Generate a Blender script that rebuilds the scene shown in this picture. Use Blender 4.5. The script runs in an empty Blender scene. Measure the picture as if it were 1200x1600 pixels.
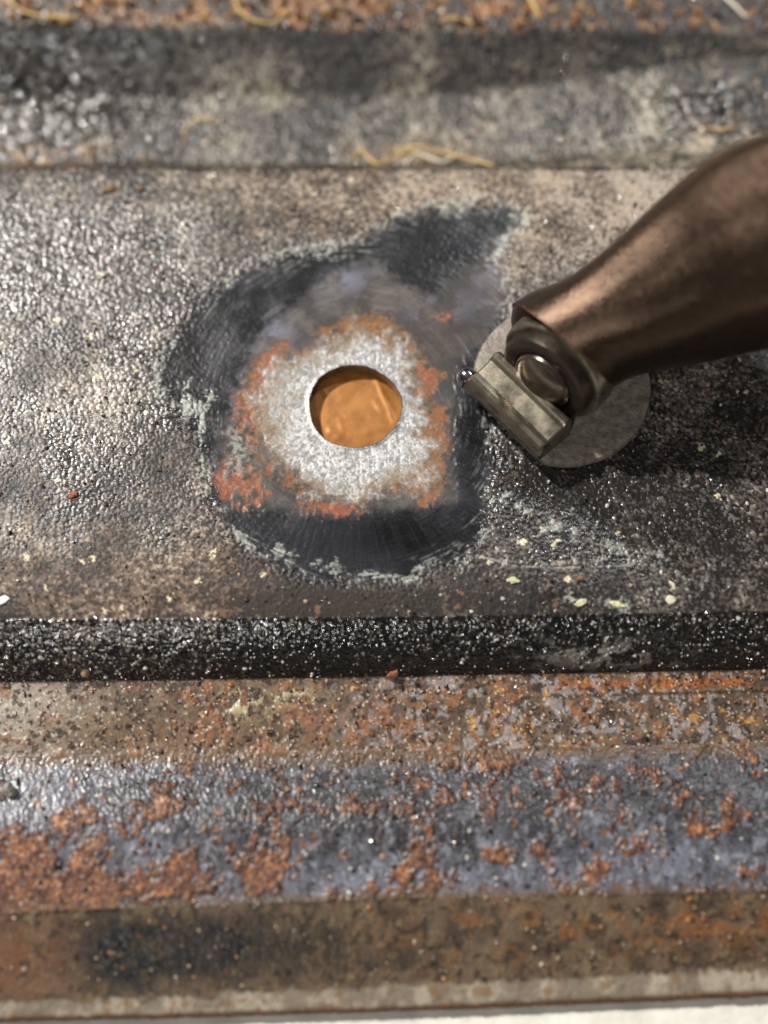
import bpy, bmesh, math, random
import numpy as np
from mathutils import Vector

# ------------------------------------------------------------------ camera
MM = 0.001
W, H = 1200.0, 1600.0                    # size of the photograph the survey was taken from
TILT = math.radians(21.0)
VFOV = math.radians(46.0)
F = (H / 2) / math.tan(VFOV / 2)
DEPTH = F / 18.0                         # mm, distance at which 18 px = 1 mm (the drilled hole)
fw = np.array([0, math.sin(TILT), -math.cos(TILT)])
up = np.array([0, math.cos(TILT), math.sin(TILT)])
rt = np.array([1.0, 0, 0])
CAM = -DEPTH * (fw + (554 - W / 2) / F * rt - (631 - H / 2) / F * up)   # hole centre = origin

sc = bpy.context.scene
cd = bpy.data.cameras.new("camera")
cam = bpy.data.objects.new("camera", cd)
sc.collection.objects.link(cam)
cam.location = Vector(CAM * MM)
cam.rotation_euler = (TILT, 0, 0)
cd.sensor_fit = 'VERTICAL'
cd.sensor_height = 36.0
cd.sensor_width = 27.0
cd.lens = 18.0 / math.tan(VFOV / 2)
cd.clip_start = 0.002
cd.clip_end = 10.0
cd.dof.use_dof = True
cd.dof.focus_distance = (DEPTH - 2.6) * MM
cd.dof.aperture_fstop = cd.lens / 4.9
sc.camera = cam

# ------------------------------------------------------------------ light (indoor workshop lamps)
world = bpy.data.worlds.new("World")
sc.world = world
world.use_nodes = True
wb = world.node_tree.nodes["Background"]
wb.inputs[0].default_value = (0.98, 0.97, 0.95, 1)
wb.inputs[1].default_value = 0.08


def area(name, loc, target, sx, sy, power, col):
    ld = bpy.data.lights.new(name, 'AREA')
    ld.shape = 'RECTANGLE'
    ld.size = sx
    ld.size_y = sy
    ld.energy = power
    ld.color = col
    o = bpy.data.objects.new(name, ld)
    sc.collection.objects.link(o)
    o.location = loc
    d = Vector(target) - Vector(loc)
    o.rotation_euler = d.to_track_quat('-Z', 'Y').to_euler()
    return o


area("key_lamp", (-0.53, 0.40, 0.75), (0, 0, 0), 0.045, 0.045, 16.0, (1.0, 0.955, 0.90))
area("ceiling_lamp", (0.35, 0.75, 1.0), (0, 0, 0), 0.09, 0.05, 3.4, (0.96, 0.98, 1.0))
area("side_lamp", (-0.25, -0.60, 0.75), (0, 0, 0), 0.05, 0.05, 3.4, (1.0, 0.97, 0.93))

sc.view_settings.view_transform = 'Standard'
sc.view_settings.look = 'None'
sc.view_settings.exposure = 0.0
sc.view_settings.gamma = 1.0

# ------------------------------------------------------------------ helpers
rng = np.random.default_rng(7)


def at(u, v, z):
    """point (mm) on the level z that the survey pixel u, v lies on"""
    d = fw + (u - W / 2) / F * rt - (v - H / 2) / F * up
    t = (z - CAM[2]) / d[2]
    return CAM + t * d


def project(P):
    Q = P - CAM
    zc = Q @ fw
    return W / 2 + F * (Q @ rt) / zc, H / 2 - F * (Q @ up) / zc


def srgb(r, g, b):
    c = np.array([r, g, b], float) / 255
    return np.where(c <= 0.04045, c / 12.92, ((c + 0.055) / 1.055) ** 2.4)


def hash2(ix, iy, seed):
    h = (ix.astype(np.int64) * 374761393 + iy.astype(np.int64) * 668265263 + seed * 2147483647 + seed * 69069) & 0xFFFFFFFF
    h = ((h ^ (h >> 13)) * 1274126177) & 0xFFFFFFFF
    h = ((h ^ (h >> 16)) * 2246822519) & 0xFFFFFFFF
    h = h ^ (h >> 15)
    return (h & 0xFFFFFF) / float(0x1000000)


def vnoise(x, y, seed):
    ix = np.floor(x); iy = np.floor(y)
    fx = x - ix; fy = y - iy
    fx = fx * fx * fx * (fx * (fx * 6 - 15) + 10)
    fy = fy * fy * fy * (fy * (fy * 6 - 15) + 10)
    a = hash2(ix, iy, seed); b = hash2(ix + 1, iy, seed)
    c = hash2(ix, iy + 1, seed); d = hash2(ix + 1, iy + 1, seed)
    return (a + (b - a) * fx) * (1 - fy) + (c + (d - c) * fx) * fy


def fbm(x, y, size, seed, octv=4, gain=0.55):
    s = 0.0; amp = 1.0; tot = 0.0
    for k in range(octv):
        f = (2.03 ** k) / size
        s = s + amp * vnoise(x * f + 17.3 * k, y * f - 9.1 * k, seed + k * 13)
        tot += amp; amp *= gain
    return s / tot


def worley(x, y, size, seed):
    """nearest-cell distance (0..~1) and that cell's random number"""
    x = x / size; y = y / size
    ix = np.floor(x); iy = np.floor(y)
    best = np.full(x.shape, 9.0); idn = np.zeros(x.shape)
    for dx in (-1, 0, 1):
        for dy in (-1, 0, 1):
            cx = ix + dx; cy = iy + dy
            px = cx + hash2(cx, cy, seed); py = cy + hash2(cx, cy, seed + 1)
            d = (px - x) ** 2 + (py - y) ** 2
            m = d < best
            best = np.where(m, d, best)
            idn = np.where(m, hash2(cx, cy, seed + 2), idn)
    return np.sqrt(best), idn


def sstep(a, b, x):
    t = np.clip((x - a) / (b - a), 0, 1)
    return t * t * (3 - 2 * t)


def mix(a, b, m):
    return a + (b - a) * m[..., None]


def sdf(U, V, pts):
    """signed distance to a polygon, negative inside (survey pixels)"""
    pts = np.array(pts, float)
    d = np.full(U.shape, 1e9); inside = np.zeros(U.shape, bool)
    n = len(pts)
    for i in range(n):
        ax, ay = pts[i]; bx, by = pts[(i + 1) % n]
        ex, ey = bx - ax, by - ay
        wx, wy = U - ax, V - ay
        t = np.clip((wx * ex + wy * ey) / (ex * ex + ey * ey), 0, 1)
        d = np.minimum(d, (wx - ex * t) ** 2 + (wy - ey * t) ** 2)
        c = (ay > V) != (by > V)
        xi = (bx - ax) * (V - ay) / ((by - ay) if abs(by - ay) > 1e-9 else 1e-9) + ax
        inside ^= c & (U < xi)
    return np.where(inside, -1, 1) * np.sqrt(d)


def line_d(U, V, pts):
    pts = np.array(pts, float)
    d = np.full(U.shape, 1e9)
    for i in range(len(pts) - 1):
        ax, ay = pts[i]; bx, by = pts[i + 1]
        ex, ey = bx - ax, by - ay
        t = np.clip(((U - ax) * ex + (V - ay) * ey) / (ex * ex + ey * ey), 0, 1)
        d = np.minimum(d, (U - ax - ex * t) ** 2 + (V - ay - ey * t) ** 2)
    return np.sqrt(d)


def blob(U, V, u, v, ru, rv):
    return np.exp(-((U - u) / ru) ** 2 - ((V - v) / rv) ** 2)


def link(o, parent=None):
    sc.collection.objects.link(o)
    if parent is not None:
        o.parent = parent
    return o


def empty(name, loc, label, cat, group=None):
    o = bpy.data.objects.new(name, None)
    sc.collection.objects.link(o)
    o.location = Vector(np.array(loc) * MM)
    o.empty_display_size = 0.002
    tag(o, label, cat, group)
    return o


def tag(o, label, cat, group=None):
    o["label"] = label; o["category"] = cat
    if group:
        o["group"] = group


def set_attr(me, name, arr):
    a = me.attributes.new(name, 'FLOAT_COLOR', 'POINT')
    buf = np.ones((len(arr), 4), np.float32); buf[:, :arr.shape[1]] = arr
    a.data.foreach_set("color", buf.ravel())


def np_mesh(name, verts_mm, quads, mat, parent=None, smooth=True, origin=(0, 0, 0)):
    me = bpy.data.meshes.new(name)
    v = ((np.asarray(verts_mm) - np.array(origin)) * MM).astype(np.float32)
    q = np.asarray(quads, np.int32); k = q.shape[1]
    me.vertices.add(len(v)); me.vertices.foreach_set("co", v.ravel())
    me.loops.add(q.size); me.loops.foreach_set("vertex_index", q.ravel())
    me.polygons.add(len(q))
    me.polygons.foreach_set("loop_start", np.arange(0, q.size, k, dtype=np.int32))
    me.polygons.foreach_set("loop_total", np.full(len(q), k, np.int32))
    me.update(calc_edges=True)
    me.polygons.foreach_set("use_smooth", np.full(len(q), smooth))
    me.materials.append(mat)
    o = bpy.data.objects.new(name, me)
    link(o, parent)
    return o


def py_mesh(name, verts_mm, faces, mat, parent=None, smooth=True, origin=(0, 0, 0)):
    me = bpy.data.meshes.new(name)
    org = np.array(origin)
    me.from_pydata([tuple((np.array(p) - org) * MM) for p in verts_mm], [], faces)
    bm = bmesh.new(); bm.from_mesh(me)
    bmesh.ops.recalc_face_normals(bm, faces=bm.faces)
    bm.to_mesh(me); bm.free()
    me.polygons.foreach_set("use_smooth", [smooth] * len(me.polygons))
    me.materials.append(mat)
    o = bpy.data.objects.new(name, me)
    link(o, parent)
    return o


# ------------------------------------------------------------------ materials
def surface_material(name, fine=7000.0, bump=0.00003):
    """worn metal: colour, roughness and metalness of the coats come from the mesh, grain from noise nodes"""
    m = bpy.data.materials.new(name); m.use_nodes = True
    nt = m.node_tree; N = nt.nodes; L = nt.links
    b = N["Principled BSDF"]
    tc = N.new("ShaderNodeTexCoord")
    pig = N.new("ShaderNodeAttribute"); pig.attribute_name = "pigment"
    fin = N.new("ShaderNodeAttribute"); fin.attribute_name = "finish"
    sep = N.new("ShaderNodeSeparateColor"); L.new(fin.outputs["Color"], sep.inputs[0])
    n1 = N.new("ShaderNodeTexNoise"); n1.inputs["Scale"].default_value = fine
    n1.inputs["Detail"].default_value = 3; n1.inputs["Roughness"].default_value = 0.65
    L.new(tc.outputs["Object"], n1.inputs["Vector"])
    mr = N.new("ShaderNodeMapRange")
    mr.inputs[1].default_value = 0.3; mr.inputs[2].default_value = 0.7
    mr.inputs[3].default_value = 0.72; mr.inputs[4].default_value = 1.28
    L.new(n1.outputs["Fac"], mr.inputs[0])
    mx = N.new("ShaderNodeVectorMath"); mx.operation = 'SCALE'
    L.new(pig.outputs["Color"], mx.inputs[0]); L.new(mr.outputs[0], mx.inputs["Scale"])
    L.new(mx.outputs[0], b.inputs["Base Color"])
    L.new(sep.outputs[0], b.inputs["Roughness"])
    L.new(sep.outputs[1], b.inputs["Metallic"])
    L.new(fin.outputs["Alpha"], b.inputs["Specular IOR Level"])
    n2 = N.new("ShaderNodeTexNoise"); n2.inputs["Scale"].default_value = fine * 0.9
    n2.inputs["Detail"].default_value = 2
    L.new(tc.outputs["Object"], n2.inputs["Vector"])
    bp = N.new("ShaderNodeBump"); bp.inputs["Distance"].default_value = bump
    L.new(sep.outputs[2], bp.inputs["Strength"])
    L.new(n2.outputs["Fac"], bp.inputs["Height"])
    L.new(bp.outputs[0], b.inputs["Normal"])
    return m


def plain_material(name, col_a, col_b, scale, rough=0.45, metal=0.0, bump=0.0, bscale=None, rough_b=None, worn=None):
    m = bpy.data.materials.new(name); m.use_nodes = True
    nt = m.node_tree; N = nt.nodes; L = nt.links
    b = N["Principled BSDF"]
    tc = N.new("ShaderNodeTexCoord")
    n = N.new("ShaderNodeTexNoise"); n.inputs["Scale"].default_value = scale
    n.inputs["Detail"].default_value = 5; n.inputs["Roughness"].default_value = 0.6
    L.new(tc.outputs["Object"], n.inputs["Vector"])
    r = N.new("ShaderNodeValToRGB")
    r.color_ramp.elements[0].position = 0.32; r.color_ramp.elements[0].color = (*col_a, 1)
    r.color_ramp.elements[1].position = 0.68; r.color_ramp.elements[1].color = (*col_b, 1)
    L.new(n.outputs["Fac"], r.inputs[0])
    L.new(r.outputs[0], b.inputs["Base Color"])
    b.inputs["Metallic"].default_value = metal
    rr = N.new("ShaderNodeMapRange")
    rr.inputs[1].default_value = 0.3; rr.inputs[2].default_value = 0.7
    rr.inputs[3].default_value = rough; rr.inputs[4].default_value = rough_b if rough_b is not None else rough + 0.12
    L.new(n.outputs["Fac"], rr.inputs[0]); L.new(rr.outputs[0], b.inputs["Roughness"])
    if bump:
        n2 = N.new("ShaderNodeTexNoise"); n2.inputs["Scale"].default_value = bscale or scale * 3
        n2.inputs["Detail"].default_value = 3
        L.new(tc.outputs["Object"], n2.inputs["Vector"])
        bp = N.new("ShaderNodeBump"); bp.inputs["Distance"].default_value = bump
        bp.inputs["Strength"].default_value = 1.0
        L.new(n2.outputs["Fac"], bp.inputs["Height"]); L.new(bp.outputs[0], b.inputs["Normal"])
    return m


M_PANEL = surface_material("weathered_steel")
M_GRIT = surface_material("grit_grain", 9000.0, 0.00002)

# ------------------------------------------------------------------ bench under the panel
M_BENCH = plain_material("pale_bench", tuple(srgb(188, 185, 175)), tuple(srgb(216, 213, 204)), 260, 0.6, 0, 0.0002, 600)
bz = -8.4
bench = py_mesh("bench_top", [(-600, -600, bz), (600, -600, bz), (600, 600, bz), (-600, 600, bz),
                              (-600, -600, bz - 30), (600, -600, bz - 30), (600, 600, bz - 30), (-600, 600, bz - 30)],
                [(0, 1, 2, 3), (4, 5, 6, 7), (0, 1, 5, 4), (1, 2, 6, 5), (2, 3, 7, 6), (3, 0, 4, 7)], M_BENCH, smooth=False)
bench["kind"] = "structure"

# ------------------------------------------------------------------ pressed steel panel
panel = empty("steel_panel", (0, 0, 0), "rusty ribbed steel panel with a round hole drilled through its ground bare patch", "panel")

# fold lines of the pressing: survey line (v at u = 0, 600, 1200), level z (mm), row spacing (mm) up to the next fold
FOLDS = [
    ((-150, -150, -150), -1.2, 0.17),
    ((36, 46, 50), -1.0, 0.15),
    ((140, 150, 120), -5.4, 0.15),
    ((259, 261, 262), -6.0, 0.20),
    ((264, 266, 266), -0.35, 0.085),
    ((320, 322, 322), 0.0, 0.085),
    ((925, 922, 915), 0.0, 0.085),
    ((968, 964, 955), -0.3, 0.075),
    ((1066, 1057, 1046), -4.1, 0.10),
    ((1184, 1176, 1160), -4.9, 0.105),
    ((1300, 1290, 1280), -3.6, 0.105),
    ((1430, 1406, 1396), -4.5, 0.11),
    ((1558, 1540, 1503), -6.4, 0.12),
    ((1593, 1577, 1553), -6.9, 0.12),
    ((1596, 1580, 1556), -7.9, 0.12),
]
xs = np.arange(-47.0, 47.001, 0.092)
K = len(FOLDS)
GY = np.zeros((K, len(xs))); GZ = np.zeros((K, len(xs)))
for k, (vv, z, sp) in enumerate(FOLDS):
    pts = np.array([at(u, v, z) for u, v in zip((0, 600, 1200), vv)])
    c = np.polyfit(pts[:, 0], pts[:, 1], 2)
    xc = np.clip(xs, pts[0, 0] - 3, pts[2, 0] + 3)
    GY[k] = np.polyval(c, xc)
    GZ[k] = z
# the channel is shallower towards the right
shal = sstep(8, 40, xs)
for k in (2, 3):
    GZ[k] = GZ[k] * (1 - 0.62 * shal)
c0 = len(xs) // 2
seg = np.sqrt(np.diff(GY[:, c0]) ** 2 + np.diff(GZ[:, c0]) ** 2)
arc = np.concatenate([[0], np.cumsum(seg)])
rows = []; start = []
for k in range(K - 1):
    n = max(2, int(round(seg[k] / FOLDS[k][2])))
    start.append(len(rows))
    rows += list(arc[k] + (arc[k + 1] - arc[k]) * np.arange(n) / n)
start.append(len(rows)); rows.append(arc[-1])
rows = np.array(rows); R_ = len(rows); C_ = len(xs)
# smoothed hat functions give the folds a bend radius
fine = np.arange(-4, arc[-1] + 4, 0.03)
hat = np.array([np.interp(fine, arc, np.eye(K)[k]) for k in range(K)])
# linear extension at both ends
for side, idx, nb in ((0, 0, 1), (1, K - 1, K - 2)):
    m = fine < 0 if side == 0 else fine > arc[-1]
    t = (fine[m] - arc[idx]) / (arc[nb] - arc[idx])
    hat[:, m] = 0; hat[idx, m] = 1 - t; hat[nb, m] = t


def smooth_hat(sig):
    g = np.exp(-0.5 * (np.arange(-60, 61) * 0.03 / sig) ** 2); g /= g.sum()
    return np.array([np.convolve(np.pad(h, 60, mode='edge'), g, mode='valid') for h in hat])


hs0 = 0.6 * smooth_hat(0.28) + 0.4 * smooth_hat(0.55)
hs1 = smooth_hat(0.6) * 0.3 + smooth_hat(1.0) * 0.7      # softer bends in the lower folds
lw = sstep(arc[8] + 0.4, arc[8] + 2.5, fine)[None] * (1 - sstep(arc[12] - 2.5, arc[12] - 0.8, fine))[None]
hs = hs0 * (1 - lw) + hs1 * lw
basis = np.array([np.interp(rows, fine, h) for h in hs])
Y = basis.T @ GY; Z = basis.T @ GZ
X = np.tile(xs, (R_, 1))
S = np.tile(rows[:, None], (1, C_))

# drilled hole: square block of cells opened out to a circle
HR = 4.02
ycol = Y[:, int(np.argmin(abs(xs)))]
j0, j1 = int(np.argmin(abs(ycol - HR))), int(np.argmin(abs(ycol + HR)))     # rows run from far to near
i0, i1 = int(np.argmin(abs(xs + HR))), int(np.argmin(abs(xs - HR)))
ax_ = xs[i1]; ay_ = ycol[j0]
mx_ = np.abs(xs) / ax_; mx_[i0] = 1.0; mx_[i1] = 1.0
my_ = np.abs(ycol) / abs(ay_); my_[j0] = 1.0; my_[j1] = 1.0
Mm = np.maximum(my_[:, None], mx_[None, :])
th = np.arctan2(Y / abs(ay_), X / ax_)
hr_t = HR * (1 + 0.012 * np.cos(2 * th + 0.8) + 0.016 * np.cos(3 * th - 0.2) + 0.007 * np.sin(5 * th + 1) + 0.004 * np.sin(11 * th) + 0.003 * np.sin(23 * th + 2))
t_ = 1 - sstep(1.0, 2.6, Mm)
blendR = HR + (hr_t - HR) * (1 - sstep(1, 1.6, Mm))
cxp = blendR * Mm * np.cos(th); cyp = blendR * Mm * np.sin(th)
X = X + (cxp - X) * t_; Y = Y + (cyp - Y) * t_
Mhole = Mm
S[start[4]:start[7] + 1] = -Y[start[4]:start[7] + 1] + float(Y[start[4], c0]) + rows[start[4]]

P = np.stack([X, Y, Z], -1)
gy = np.gradient(P, axis=0); gx = np.gradient(P, axis=1)
NRM = np.cross(gx, -gy); NRM /= np.linalg.norm(NRM, axis=-1, keepdims=True)
U, V = project(P)

# survey-space warp so that no painted border is straight
wu = (fbm(X, S, 3.0, 101) - 0.5) * 46 + (fbm(X, S, 0.7, 111, 3) - 0.5) * 16
wv = (fbm(X, S, 3.0, 121) - 0.5) * 46 + (fbm(X, S, 0.7, 131, 3) - 0.5) * 16

g1, id1 = worley(X, S, 0.25, 11)          # grit
g2, id2 = worley(X, S, 0.18, 21)          # fine grit
g3, id3 = worley(X + (fbm(X, S, 0.5, 35, 3) - 0.5) * 1.1, S + (fbm(X, S, 0.5, 37, 3) - 0.5) * 1.1, 1.10, 31)          # flakes
big = fbm(X, S, 7.0, 41)
midn = fbm(X, S, 1.6, 51)
finen = fbm(X, S, 0.35, 61, 2)

PIG = np.zeros((R_, C_, 3)); FIN = np.full((R_, C_, 4), 0.5); FIN[..., 1] = 0; DSP = np.zeros((R_, C_))
FIN[..., 0] = 0.5; FIN[..., 2] = 0.5


def rowsl(k0, k1):
    return slice(start[k0] if k0 > 0 else 0, (start[k1] + 1) if k1 < K - 1 else R_)


def grain_colour(light, idn, n, dark, mid_, pale):
    """pick a grain colour: random per grain, biased by how pale the dirt is there"""
    t = np.clip(light + (idn - 0.5) * 1.0 + (n - 0.5) * 0.9, 0, 1)
    c = mix(dark, mid_, sstep(0.15, 0.5, t))
    return mix(c, pale, sstep(0.55, 0.95, t))


# --- web of the panel (the flat with the hole)
sl = rowsl(4, 7)
u, v = U[sl], V[sl]; uw, vw = u + wu[sl] * 0.6, v + wv[sl] * 0.6
a1, i1_, a2, i2_ = g1[sl], id1[sl], g2[sl], id2[sl]
bg, md, fn = big[sl], midn[sl], finen[sl]
xx, ss = X[sl], S[sl]

light = 0.345 + (bg - 0.5) * 0.75 + (fbm(xx, ss, 2.6, 71) - 0.5) * 0.5
for b_, w_ in (((620, 300, 420, 60), 0.30), ((930, 340, 150, 120), 0.34), ((1000, 260, 260, 60), 0.22), ((60, 300, 200, 70), -0.03),
               ((80, 420, 130, 130), 0.02), ((300, 400, 130, 90), 0.10), ((130, 640, 110, 50), 0.22), ((60, 760, 200, 80), 0.02),
               ((200, 880, 260, 60), 0.02), ((550, 945, 300, 28), -0.26), ((600, 920, 170, 36), -0.30), ((980, 800, 280, 170), -0.26), ((1120, 700, 130, 120), 0.12),
               ((850, 770, 110, 90), -0.26), ((1060, 900, 200, 30), -0.05), ((420, 940, 120, 30), -0.08), ((250, 720, 70, 160), -0.16)):
    light = light + w_ * blob(u, v, *b_)
brown = np.clip(0.35 + 0.6 * blob(u, v, 300, 930, 420, 100) + 0.35 * blob(u, v, 700, 300, 500, 100) - 0.6 * blob(u, v, 1000, 780, 260, 180)
                - 0.3 * blob(u, v, 120, 400, 260, 130) + (md - 0.5) * 0.7, 0, 1)
dark = mix(srgb(31, 29, 28) * np.ones_like(PIG[sl]), srgb(46, 36, 29), brown)
midc = mix(srgb(84, 79, 74) * np.ones_like(PIG[sl]), srgb(100, 82, 66), brown)
pale = mix(srgb(156, 151, 143) * np.ones_like(PIG[sl]), srgb(162, 145, 126), brown)
pig = grain_colour(light, i1_ * 0.6 + i2_ * 0.4, fn * 0.5 + md * 0.5, dark, midc, pale)
wetz = np.clip(0.8 * blob(u, v, 100, 390, 240, 130) + 0.35 * blob(u, v, 120, 640, 220, 160) + 1.0 * blob(u, v, 1020, 780, 280, 190) + 0.3 + (fbm(xx, ss, 4.0, 81) - 0.5) * 1.2
               - 0.8 * blob(u, v, 250, 930, 420, 60) - 0.6 * blob(u, v, 760, 300, 400, 70), 0, 1)
rough = 0.48 - 0.29 * wetz + 0.16 * i2_
spec = 0.35 + 0.45 * wetz
metal = np.zeros_like(rough)
amp_ = np.clip(0.35 + 1.1 * (fbm(xx, ss, 4.5, 91) - 0.25) + 0.35 * wetz - 0.35 * blob(u, v, 250, 930, 420, 60), 0.25, 1.3)
disp = amp_ * 0.080 * (1 - np.clip(a1, 0, 1) ** 2) * (0.35 + i1_) + 0.05 * (1 - np.clip(a2, 0, 1) ** 2) * i2_ + 0.035 * (md - 0.5)
tarry = sstep(0.47, 0.60, fbm(xx, ss * 1.6, 3.4, 95, 4)) * np.clip(blob(u, v, 130, 480, 300, 260) + blob(u, v, 1040, 760, 260, 200), 0, 1) * (1 - 0.6 * i2_)
pig = mix(pig, srgb(36, 34, 33) * np.ones_like(pig), tarry * 0.75)
# stray rust and pale specks between the grains
sp = (id3[sl] > 0.975) & (g3[sl] < 0.16 + 0.1 * fn)
pig = np.where(sp[..., None], srgb(104, 78, 58), pig)
sp2 = (id3[sl] < 0.035) & (g3[sl] < 0.2)
pig = np.where(sp2[..., None], srgb(200, 190, 160), pig)
# smoother, browner strip just above the fold
smooth = sstep(885, 945, v)
disp *= (1 - 0.3 * smooth)

# sanded area: coat ground down round the hole
SAND = [(243, 590), (250, 555), (268, 520), (312, 462), (390, 410), (470, 388), (548, 386), (600, 345), (660, 325), (740, 318), (800, 322),
        (838, 336), (800, 362), (775, 400), (790, 440), (800, 480), (790, 560), (775, 640), (770, 740), (762, 800), (745, 862), (650, 905),
        (540, 918), (440, 895), (372, 850), (328, 785), (318, 720), (305, 670), (262, 630)]
dS = sdf(u + wu[sl] * 0.35, v + wv[sl] * 0.35, SAND)
sand = 1 - sstep(-12, 10, dS + (i1_ - 0.5) * 16 + (fbm(xx, ss, 0.6, 241, 3) - 0.5) * 22)
rr_ = np.hypot(u - 554, (v - 640) * 1.08)
tt_ = np.arctan2(v - 640, u - 554)
arcn = fbm(rr_ / 3.2, tt_ * 9.0, 1.0, 201, 3)            # sanding arcs
radn = fbm(rr_ / 34.0, tt_ * 46.0, 1.0, 211, 3)          # brush marks
blot = fbm(xx, ss, 2.4, 221)
slate = mix(srgb(30, 31, 34) * np.ones_like(pig), srgb(74, 74, 79), np.clip((blot - 0.46) * 2.2 + (fn - 0.5) * 0.6 + (arcn - 0.5) * 1.3, 0, 1))
slate = slate * 0.62 * (0.55 + 0.95 * (0.5 * i1_ + 0.5 * i2_) ** 1.3)[..., None]
# coat feathered thin nearer the hole: paler, smoother, with its own border
FEATH = [(352, 790), (338, 730), (346, 670), (362, 610), (384, 560), (412, 515), (452, 478), (500, 440), (550, 410), (596, 412), (626, 448), (690, 452), (735, 405),
         (770, 360), (800, 372), (800, 470), (770, 520), (735, 545), (712, 590), (716, 660), (712, 780), (560, 812), (430, 800)]
dF = sdf(u + wu[sl] * 0.45, v + wv[sl] * 0.45, FEATH) + (arcn - 0.5) * 12 + (fbm(xx, ss, 0.6, 231, 3) - 0.5) * 22
feath = 1 - sstep(-14, 9, dF)
thin = mix(srgb(60, 57, 55) * np.ones_like(pig), srgb(98, 93, 88), np.clip((blot - 0.4) * 2.2 + (arcn - 0.5) * 0.8 + (fn - 0.5) * 0.5, 0, 1))
thin = mix(thin, srgb(108, 108, 122), np.clip(1.0 * blob(u, v, 535, 435, 46, 22) + 0.9 * blob(u, v, 755, 395, 30, 40) + 0.6 * blob(u, v, 690, 478, 60, 26) + 0.9 * blob(u, v, 420, 520, 40, 30)
                                             + 0.8 * blob(u, v, 335, 740, 16, 60) + 0.6 * blob(u, v, 360, 600, 20, 50), 0, 1) * sstep(0.36, 0.6, md))
thin = mix(thin, srgb(60, 52, 48), np.clip(0.8 * blob(u, v, 700, 530, 50, 40) + 0.5 * blob(u, v, 600, 470, 60, 18), 0, 1))
thin = mix(thin, srgb(150, 92, 56), np.clip(1.3 * blob(u, v, 697, 494, 15, 6), 0, 1) * sstep(0.4, 0.55, fn))
slate = mix(slate, thin, feath)
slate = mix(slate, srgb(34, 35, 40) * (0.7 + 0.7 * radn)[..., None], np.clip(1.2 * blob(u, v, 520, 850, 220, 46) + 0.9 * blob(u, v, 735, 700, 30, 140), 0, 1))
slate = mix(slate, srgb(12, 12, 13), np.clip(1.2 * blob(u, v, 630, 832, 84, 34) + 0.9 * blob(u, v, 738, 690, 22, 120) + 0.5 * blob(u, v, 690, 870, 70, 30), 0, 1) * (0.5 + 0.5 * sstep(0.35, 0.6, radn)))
grainy = np.clip(0.9 - 0.85 * feath - 0.6 * blob(u, v, 560, 850, 230, 60) - 0.5 * blob(u, v, 738, 700, 30, 140), 0.06, 1)
smear = sstep(0.5, 0.72, arcn * 0.7 + fn * 0.3) * np.exp(-((dS + 16) / 16) ** 2) * sstep(0.4, 0.6, md) * 0.5
slate = mix(slate, srgb(150, 152, 148), smear)
hair = sstep(0.64, 0.76, fbm(rr_ / 2.0, tt_ * 2.2, 1.0, 251, 3)) * 0.28 * sstep(0.42, 0.6, blot) * (1 - sstep(700, 780, v))
slate = mix(slate, srgb(128, 128, 132), hair)
pig = mix(pig, slate, sand)
rough = rough + (0.24 + 0.12 * blot + 0.12 * feath - rough) * sand
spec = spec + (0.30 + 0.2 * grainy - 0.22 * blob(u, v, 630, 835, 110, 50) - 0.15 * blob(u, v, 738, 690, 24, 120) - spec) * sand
disp = disp * (1 - sand * (1 - 0.34 * grainy)) + sand * (-0.10 - 0.05 * feath + 0.022 * (arcn - 0.5) + 0.03 * (radn - 0.5) * (v > 760))

# chalky scuffs along the border of the sanded area
def scuff(pts, width, thr, seed, strength=1.0):
    d = line_d(u + wu[sl] * 0.6, v + wv[sl] * 0.6, pts) * 1.25
    n = fbm(xx, ss, 1.3, seed, 4, 0.75)
    edge = np.clip(1 - d / width, 0, 1)
    patch = sstep(thr - 0.05, thr + 0.12, n * 0.75 + edge * 0.34 - 0.10)
    patch = patch * (0.35 + 0.65 * sstep(0.38, 0.6, arcn))
    return patch * sstep(0.28, 0.62, 0.5 * i1_ + 0.3 * i2_ + 0.5 * (fn - 0.5) + 0.35 * patch * edge) * (edge > 0) * strength


sc_m = np.zeros_like(rough)
for a_ in (([(262, 520), (246, 560), (243, 600), (256, 628), (300, 650)], 20, 0.47, 301),
           ([(265, 632), (315, 640), (330, 620)], 34, 0.50, 303),
           ([(318, 650), (316, 720), (325, 775)], 15, 0.46, 305),
           ([(312, 458), (390, 406), (470, 384), (548, 380), (605, 340), (680, 322)], 13, 0.50, 307, 0.8),
           ([(470, 388), (540, 380)], 22, 0.47, 309, 0.8),
           ([(690, 318), (770, 316), (835, 334), (790, 365), (765, 400)], 24, 0.47, 311, 0.9),
           ([(350, 800), (400, 870), (470, 890)], 26, 0.55, 313, 0.7),
           ([(430, 860), (500, 885), (560, 900), (650, 900)], 30, 0.53, 315, 0.8),
           ([(660, 890), (740, 870), (760, 840)], 26, 0.54, 317, 0.7),
           ([(770, 775), (830, 800), (900, 830), (920, 860)], 46, 0.58, 319, 0.8),
           ([(770, 880), (860, 884), (980, 880)], 20, 0.53, 321, 0.7),
           ([(850, 800), (980, 870), (1100, 900)], 70, 0.62, 323, 0.6),
           ([(880, 935), (970, 945), (1080, 930)], 34, 0.56, 325, 0.8),
           ([(285, 612), (300, 592)], 8, 0.44, 327)):
    sc_m = np.maximum(sc_m, scuff(*a_))
pig = mix(pig, srgb(178, 180, 170) * np.ones_like(pig), sc_m * (0.5 + 0.5 * i2_))
rough = rough + (0.6 - rough) * sc_m
disp = disp + 0.05 * sc_m * (0.5 + fn)

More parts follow.
